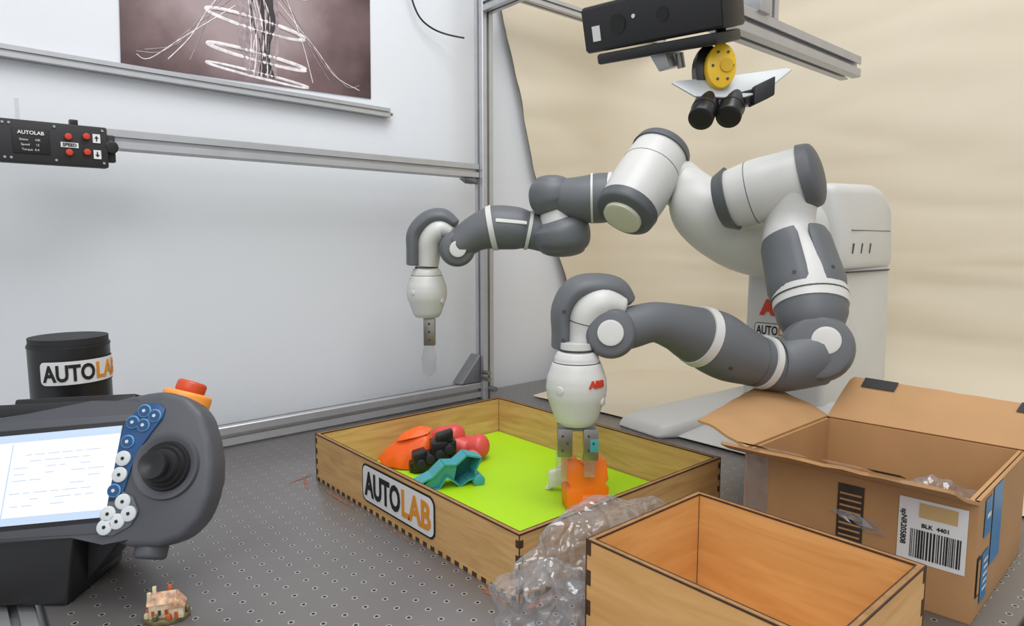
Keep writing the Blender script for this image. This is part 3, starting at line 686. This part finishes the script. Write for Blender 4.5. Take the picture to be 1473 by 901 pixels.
cyl('boss',to+tx*.055+tz*.008-ty*.006,to+tx*.055+tz*.008+ty*.03,.011,TEAL,tb,bev=.002)
# orange block held by the gripper
ob=empty('orange_stepped_block')
oo=V((.783,.708,.0125));oa=(R*.98+F*.2).normalized();of=UP.cross(oa);ou=(UP*.97+of*.24).normalized()
prism('body',[(-.036,0),(.032,.002),(.037,.034),(.028,.040),(.037,.047),(.035,.080),(.016,.080),(.008,.068),(-.006,.068),(-.012,.082),(-.033,.082),(-.035,.047),(-.026,.040),(-.036,.034)],oo,oa,ou,-of,.036,ORANGE,ob,.0015)
prism('rear_step',[(-.02,0),(.024,.0),(.03,.06),(.012,.070),(-.012,.068),(-.022,.03)],oo+of*.034,oa,UP,-of,.02,ORANGE,ob,.0015)
prism('lower_lip',[(-.020,.004),(.018,.004),(.010,.026),(-.010,.026)],oo-of*.006,oa,ou,-of,.010,ORANGE,ob,.0015)
ws=empty('white_part')
wo=V((.806,.808,.0125))
hull('arm',[wo+R*a+F*c+UP*z_ for a,z_ in((-.020,.0),(-.008,.0),(.028,.058),(.016,.062)) for c in(0,.010)],PAPERW,ws,.002)
box('ridge',(-.014,-.006,.0),(.022,.008,.030),PAPERW,ws,.003,axes=((R*.94+UP*.3).normalized(),F,UP),org=wo+UP*.008)

# ------------------------------------------------------------------ cardboard box
cd=empty('cardboard_box')
P=[V((.868,.484,0)),V((.893,.204,0)),V((1.165,.214,0)),V((1.14,.486,0))]
H=.151;T=.0045
def sheet(nm,q,mat,th=T,parent=cd):
    n_=(q[1]-q[0]).cross(q[3]-q[0]).normalized()
    bm=bmesh.new();A=[bm.verts.new(v) for v in q];B=[bm.verts.new(v+n_*th) for v in q]
    bm.faces.new(A);bm.faces.new(B[::-1])
    for k in range(4): bm.faces.new((A[k],B[k],B[(k+1)%4],A[(k+1)%4]))
    return fin(nm,bm,mat,parent)
def curl(nm,q,mat,amp,th=.004,N=12,parent=cd):
    bm=bmesh.new();L=[]
    n_=(q[1]-q[0]).cross(q[3]-q[0]).normalized()
    for off in(0,th):
        g=[]
        for j in range(N+1):
            row=[]
            for i in range(N+1):
                u=i/N;v=j/N
                uu=.5+(u-.5)*(1-.04*v-.03*(v>.93))
                p=q[0].lerp(q[1],uu).lerp(q[3].lerp(q[2],uu),v)
                p=p+n_*(off+amp*math.sin(v*math.pi*.9)*(.6+.6*noise.noise(V((u*2,v*2,amp*99))))+.0016*v*noise.noise(V((u*11,v*2,7))))
                row.append(bm.verts.new(p))
            g.append(row)
        L.append(g)
    for g in L:
        for j in range(N):
            for i in range(N): bm.faces.new((g[j][i],g[j][i+1],g[j+1][i+1],g[j+1][i]))
    bd=[(0,i) for i in range(N+1)]+[(j,N) for j in range(1,N+1)]+[(N,i) for i in range(N-1,-1,-1)]+[(j,0) for j in range(N-1,0,-1)]
    for k in range(len(bd)):
        a=bd[k];b=bd[(k+1)%len(bd)];bm.faces.new((L[0][a[0]][a[1]],L[0][b[0]][b[1]],L[1][b[0]][b[1]],L[1][a[0]][a[1]]))
    return fin(nm,bm,mat,parent,.5)
for k,nm in enumerate(('front','right','back','left')):
    a=P[k];b_=P[(k+1)%4];sheet('panel_'+nm,[a,b_,b_+UP*H,a+UP*H],CARD if nm in('front','right') else CARDI,-T)
sheet('panel_bottom',[P[3]+UP*.001,P[2]+UP*.001,P[1]+UP*.001,P[0]+UP*.001],CARDI,.003)
curl('flap_back',[P[3]+UP*H,P[2]+UP*H,V((1.225,.195,.205)),V((1.2,.478,.214))],CARDI,.003)
curl('flap_left',[P[0]+UP*H,P[3]+UP*H,V((1.130,.598,.190)),V((.872,.572,.168))],CARDI,.016)
curl('flap_front',[P[0]+UP*H,P[1]+UP*H,V((.832,.21,.178)),V((.798,.49,.179))],CARD,.003)
curl('flap_right',[P[1]+UP*H+Y*.006,P[2]+UP*H+Y*.006,P[2]+UP*.06+Y*.03,P[1]+UP*.06+Y*.03],CARDI,.003)
for k,(u0,u1) in enumerate(((.10,.28),(.86,1.0))):
    L0=V((1.2,.478,.214));L1=V((1.225,.195,.205));M0=P[3]+UP*H;M1=P[2]+UP*H
    f=lambda u,v:(L0.lerp(L1,u)).lerp(M0.lerp(M1,u),v)+V((-.006,0,.005))
    sheet('black_tape_%d'%k,[f(u0,.0),f(u0,.22),f(u1,.22),f(u1,.0)],BLKT,.0004)
for k,(u0,u1,mt) in enumerate(((.12,.22,BLKT),(.68,.80,BLKT),(.24,.40,PTAPE),(.5,.66,PTAPE))):
    L0=V((.798,.49,.179));L1=V((.832,.21,.178));M0=P[0]+UP*H;M1=P[1]+UP*H
    f=lambda u,v:(L0.lerp(L1,u)).lerp(M0.lerp(M1,u),v)+V((-.001,0,.004))
    sheet('tape_patch_%d'%k,[f(u0,-.03),f(u0,.25),f(u1,.25),f(u1,-.03)],mt,.0006)
fx=(P[1]-P[0]).normalized();fn=V((fx.y,-fx.x,0))
if fn.x>0: fn=-fn
def onF(s,z_,o_=.0006): return P[0]+fx*s+UP*z_+fn*(o_)
def frect(nm,s0,s1,z0,z1,mat,o_=.0008): return sheet(nm,[onF(s0,z0,o_),onF(s1,z0,o_),onF(s1,z1,o_),onF(s0,z1,o_)],mat,.0002)
frect('shipping_label',.200,.272,.058,.138,PAPERW,.0008)
random.seed(2);s_=.214
while s_<.268:
    w_=random.choice((.0008,.0014,.002));frect('bar',s_,s_+w_,.064,.100,BLKT,.0014);s_+=w_+random.choice((.0009,.0015))
text('label_text','spNR205808',.0085,BLKT,cd,lambda x_,y_,z_:onF(.206+y_*1.0,.100-x_,.0014+z_),.0002,.0002)
text('label_text_b','BLK  4401',.007,BLKT,cd,lambda x_,y_,z_:onF(.240+x_,.106+y_,.0014+z_),.0002,.0002)
frect('label_tape',.222,.262,.116,.134,pbr('kraft_scrap',(190,160,110),.6),.0014)
frect('printed_strip',.128,.160,.052,.136,TAPEB,.0008)
for k in range(9): frect('strip_line_%d'%k,.131,.157,.058+.008*k,.0605+.008*k,CARD,.0014)
for k in range(4):
    a=.115+k*.014
    hull('torn_film_%d'%k,[onF(a+.01*i+random.uniform(-.003,.003),.092+random.uniform(-.008,.008)-.002*k,.002+.004*(i%2)) for i in range(4)]+[onF(a+.01,.1,.001)],PTAPE,cd)
frect('packing_tape',0.001,.035,.0,.15,PTAPE,.001)
sx_=(P[2]-P[1]).normalized();sn=V((sx_.y,-sx_.x,0))
if sn.y>0: sn=-sn
def onS(s,z_,o_=.0008): return P[1]+sx_*s+UP*z_+sn*o_
def srect(nm,s0,s1,z0,z1,mat,o_=.001): return sheet(nm,[onS(s0,z0,o_),onS(s1,z0,o_),onS(s1,z1,o_),onS(s0,z1,o_)],mat,.0002)
srect('blue_tape_a',.03,.062,.098,.145,AMZ);srect('blue_tape_b',.03,.062,.015,.078,AMZ);srect('blue_tape_c',.07,.12,.05,.15,AMZ)
for k in range(6): srect('tape_print_%d'%k,.036+.002*(k%2),.056,.03+.009*k if k<5 else .12,.033+.009*k if k<5 else .126,PAPERW,.0016)
srect('box_print',.008,.022,.03,.08,BLKT);srect('box_print_b',.010,.020,.034,.076,CARD,.0016)

# ------------------------------------------------------------------ plastic bags
def bag(nm,c,rad,seed,amp=.35,rot=0,par=None):
    bm=bmesh.new();bmesh.ops.create_icosphere(bm,subdivisions=5,radius=1)
    for v in bm.verts:
        p=v.co.copy();s=1+amp*(noise.noise(p*1.7+V((seed,0,0)))) +amp*.4*abs(noise.noise(p*3+V((0,seed,0))))-amp*.15*abs(noise.noise(p*8+V((0,seed,3))))
        q=V((p.x*rad[0],p.y*rad[1],p.z*rad[2]))*s
        q=Matrix.Rotation(rot,3,'Z')@q
        v.co=V(c)+q;v.co.z=max(v.co.z,.002+.002*noise.noise(p*6))
    return fin(nm,bm,BAG,par,3)
bag('plastic_air_bag',(.488,.512,.040),(.058,.044,.048),3.1,.3,-.5)
bag('plastic_air_bag.001',(.600,.530,.086),(.118,.038,.042),8.4,.3,.05)
bag('plastic_film_inside',(1.06,.30,.055),(.06,.06,.05),5.2,.5,0,cd)

# ------------------------------------------------------------------ teach pendant
tp=empty('teach_pendant')
PU=(F*.36+UP*.93).normalized();PR=(R*math.cos(.05)+PU*math.sin(.05)).normalized();PU=(PU-PR*PU.dot(PR)).normalized();PN=PR.cross(PU).normalized()
PO=V((.1487,.9309,.156))
k_=.00084
def PP(u,v,o_=0): return PO+PR*((u-160)*k_)+PU*((690-v)*k_*1.02)+PN*o_
def pprism(nm,pts,o_,th,mat,b=0,seg=2): return prism(nm,[((u-160)*k_,(690-v)*k_*1.02) for u,v in pts],PO+PN*o_,PR,PU,PN,th,mat,tp,b,seg)
pprism('body',[(-60,592),(120,585),(190,566),(225,563),(262,574),(288,600),(303,640),(309,680),(306,722),(294,754),(270,778),(235,788),(190,786),(160,768),(110,768),(-60,775)][::-1],0,.045,PEND,.010,4)
pprism('body_rear',[(220,600),(280,620),(301,660),(303,700),(290,740),(250,768),(210,768)][::-1],-.03,.03,PENDL,.010,3)
pprism('bezel',[(-50,600),(188,596),(176,764),(-50,766)][::-1],.0015,.004,PEND,.001)
pprism('screen_frame',[(-46,614),(176,606),(163,748),(-46,757)][::-1],.0022,.004,BLKM,.0005)
SCR=emis('screen_glow',(226,232,240),.5)
pprism('screen',[(-42,622),(170,613),(158,742),(-42,750)][::-1],.003,.003,SCR)
SB=emis('screen_bar',(176,192,214),.35);SG=emis('screen_text',(178,186,200),.35)
pprism('screen_title_bar',[(-42,622),(170,613),(169,624),(-42,633)][::-1],.0035,.0006,SB)
pprism('screen_status_bar',[(-42,739),(159,731),(158,742),(-42,750)][::-1],.0035,.0006,SB)
random.seed(7)
for k in range(9):
    y_=650+9*k;x_=14+random.random()*6
    while x_<130:
        w_=random.uniform(8,24)
        if random.random()<.62: pprism('screen_word',[(x_,y_-x_*.045),(x_+w_,y_-(x_+w_)*.045),(x_+w_,y_-(x_+w_)*.045+1.4),(x_,y_-x_*.045+1.4)][::-1],.0035,.0006,SG)
        x_+=w_+5
pprism('screen_list',[(10,633),(12,633),(8,738),(6,738)][::-1],.0036,.0006,SB)
pprism('button_strip',[(184,597),(202,582),(222,582),(232,592),(229,606),(215,624),(202,642),(190,668),(183,700),(178,722),(150,722),(159,690),(168,640),(172,612)][::-1],.0025,.004,BLUE,.0008)
pprism('lower_keypad',[(160,712),(178,706),(196,716),(206,736),(196,756),(172,768),(152,768),(150,740)][::-1],.0025,.004,PENDL,.0008)
for k,(u,v,w) in enumerate(((202,593,0),(218,601,0),(186,609,0),(202,614,0),(181,637,0),(177,661,1),(174,684,1),(168,706,0),(183,722,1),(163,738,1),(193,739,1),(177,749,1),(160,756,1))):
    if w: cyl('key_%d'%k,PP(u,v,.002),PP(u,v,.0055),.0095,BTN,tp,bev=.001,n=24)
    else:
        cyl('key_%d'%k,PP(u,v,.002),PP(u,v,.0045),.0085,BTNB,tp,bev=.001,n=24);cyl('key_face_%d'%k,PP(u,v,.004),PP(u,v,.0055),.0068,BLUE,tp,n=24)
    cyl('key_mark_%d'%k,PP(u,v,.005),PP(u,v,.0060),.0024,BLKT if w else BTN,tp,n=5)
def lathe(nm,c,prof,mat,n=40):
    bm=bmesh.new();rs=[]
    for r_,o_ in prof: rs.append([bm.verts.new(c+PN*o_+(PR*math.cos(2*math.pi*k/n)+PU*math.sin(2*math.pi*k/n))*r_) for k in range(n)])
    for i in range(len(rs)-1):
        for k in range(n): bm.faces.new((rs[i][k],rs[i][(k+1)%n],rs[i+1][(k+1)%n],rs[i+1][k]))
    bm.faces.new(rs[-1]);return fin(nm,bm,mat,tp,.7)
JC=PP(240,675)
lathe('joystick_well',JC,[(.042,-.001),(.040,.005),(.036,.005),(.030,.001)],PEND)
lathe('joystick_bellows',JC,[(.031,.001),(.029,.007),(.026,.006),(.024,.012),(.021,.011),(.019,.018)],BLKM)
lathe('joystick_knob',JC,[(.012,.014),(.011,.026),(.016,.028),(.0175,.033),(.016,.037),(.010,.036),(.004,.034)],BLK)
STO=pbr('stop_housing',(236,150,60),.4)
cyl('stop_base',PP(230,600,-.042),PP(241,560,-.042),.031,STO,tp,bev=.004);cyl('stop_button',PP(241,562,-.042),PP(247,543,-.042),.019,pbr('stop_red',(195,70,30),.4),tp,bev=.004)
cyl('cable_gland',PP(215,780,-.025),PP(213,804,-.022),.019,PEND,tp,bev=.004)
box('rear_bracket',(-.20,.0,-.06),(.03,.02,-.02),BLKM,tp,.004,axes=(PR,PU,PN),org=PP(130,592))
box('rear_bracket_top',(-.14,.015,-.065),(.02,.028,-.03),BLK,tp,.003,axes=(PR,PU,PN),org=PP(140,592))
hull('stand_block',[V((.116,.959,0))+R*a+F*c+UP*z_ for a,c,z_ in((-.22,-.02,0.001),(-.01,-.02,0.001),(-.22,.10,0.001),(-.01,.1,0.001),(-.22,-.01,.1),(0.0,-.01,.1),(-.22,.1,.1),(.0,.1,.1))],BLK,tp,.004)
hull('stand_wedge',[V((.116,.959,0))+R*a+F*c+UP*z_ for a,z_ in((-.02,0.001),(-.02,.09),(.045,.075)) for c in(0.02,.09)],BLKM,tp,.003)
sp_=empty('pendant_stand_post');extr('post',(-.01,1.06,-.8),(-.01,1.06,.0),.045,sp_)
# ------------------------------------------------------------------ canister
sc=empty('black_canister')
cx,cy=.155,1.257
loft('body',[(cx,cy,0),(cx,cy,.285),(cx,cy,.291)],[.055,.056,.056],[BLK],sc,sub=2,linear=True)
loft('lid',[(cx,cy,.291),(cx,cy,.301)],[.0545,.0548],[BLKM],sc,sub=1);loft('lid_edge',[(cx,cy,.2865),(cx,cy,.289)],[.0568,.0568],[BLKM],sc,sub=1)
def onC(x_,y_,z_):
    a=x_/.056+math.radians(58);r_=.0562+z_
    return V((cx,cy,.250+y_))+(-F*math.cos(a)+R*math.sin(a))*r_
badge('sticker',sc,onC,.134,.040,.0012)
# ------------------------------------------------------------------ ornament
ho=empty('ceramic_cottage_ornament');hc=V((.183,.842,0))
HW=pbr('glaze_cream',(214,196,164),.3,var=.2,scale=120);HR=pbr('glaze_roof',(190,150,120),.35,var=.45,scale=150);HG=pbr('glaze_green',(100,92,60),.4,var=.4,scale=120);HO=pbr('glaze_rust',(176,84,40),.35,var=.3,scale=120)
hx=(R*.9+F*.3).normalized();hy=UP.cross(hx)
hull('plinth',[hc+(hx*math.cos(t*.7)*.026+hy*math.sin(t*.7)*.018)+UP*z_ for t in range(9) for z_ in(0,.006)],HG,ho,.0015)
box('house',(-.018,-.009,.005),(.010,.009,.024),HW,ho,.001,axes=(hx,hy,UP),org=hc);box('wing',(.004,-.014,.005),(.02,.004,.020),HW,ho,.001,axes=(hx,hy,UP),org=hc)
def gable(nm,xa,xb,ya,yb,z0,z1): hull(nm,[hc+hx*a+hy*c+UP*z0 for a in(xa,xb) for c in(ya,yb)]+[hc+hx*a+hy*(ya+yb)/2+UP*z1 for a in(xa,xb)],HR,ho,.0008)
gable('roof',-.020,.012,-.011,.011,.023,.035)
hull('wing_roof',[hc+hx*a+hy*c+UP*.019 for a in(.002,.022) for c in(-.016,.006)]+[hc+hx*.012+hy*c+UP*.031 for c in(-.016,.006)],HR,ho,.0008)
for k,(a,c) in enumerate(((-.012,0),(.004,.004),(-.017,-.006))): box('chimney_%d'%k,(a-.002,c-.002,.02),(a+.002,c+.002,.042-.002*k),HO if k==1 else HW,ho,.0004,axes=(hx,hy,UP),org=hc)
for k in range(4): box('window_pane_%d'%k,(-.015+.007*k,-.0098,.010),(-.012+.007*k,-.0088,.016),SEAM if k%2 else HO,ho,axes=(hx,hy,UP),org=hc)
box('door',(.010,-.0148,.005),(.014,-.0138,.014),HO,ho,axes=(hx,hy,UP),org=hc)
for k in range(9):
    a=k*.7;p=hc+hx*.022*math.cos(a)+hy*.015*math.sin(a)+UP*.008
    loft('bush_%d'%k,[p,p+UP*.003],[.0035,.003],[(HG,HO,HW)[k%3]],ho,caps=(.8,.8),sub=1,n=10)

# ------------------------------------------------------------------ light & camera
w=bpy.data.worlds.new('world');S.world=w;w.use_nodes=True
bg=w.node_tree.nodes['Background'];bg.inputs[0].default_value=(.95,.975,1,1);bg.inputs[1].default_value=.74
def area(nm,loc,tgt,sx,sy,pw,c=(1,1,1)):
    l=bpy.data.lights.new(nm,'AREA');l.shape='RECTANGLE';l.size=sx;l.size_y=sy;l.energy=pw;l.color=c
    o=bpy.data.objects.new(nm,l);col.objects.link(o);o.location=loc;o.rotation_euler=(V(tgt)-V(loc)).to_track_quat('-Z','Y').to_euler();return o
area('ceiling_light',(.65,.45,2.2),(.75,.75,0),1.2,1.2,30)
area('ceiling_light.001',(-.9,-.6,1.8),(.6,1.0,.1),1.4,1.4,20,(1,.995,.985))
cam=bpy.data.cameras.new('camera');cam.sensor_width=36;cam.lens=956/1473*36;cam.clip_start=.02
co=bpy.data.objects.new('camera',cam);col.objects.link(co);co.location=(0,0,.45);co.rotation_euler=(math.radians(90-6.1),0,math.radians(-41))
S.camera=co
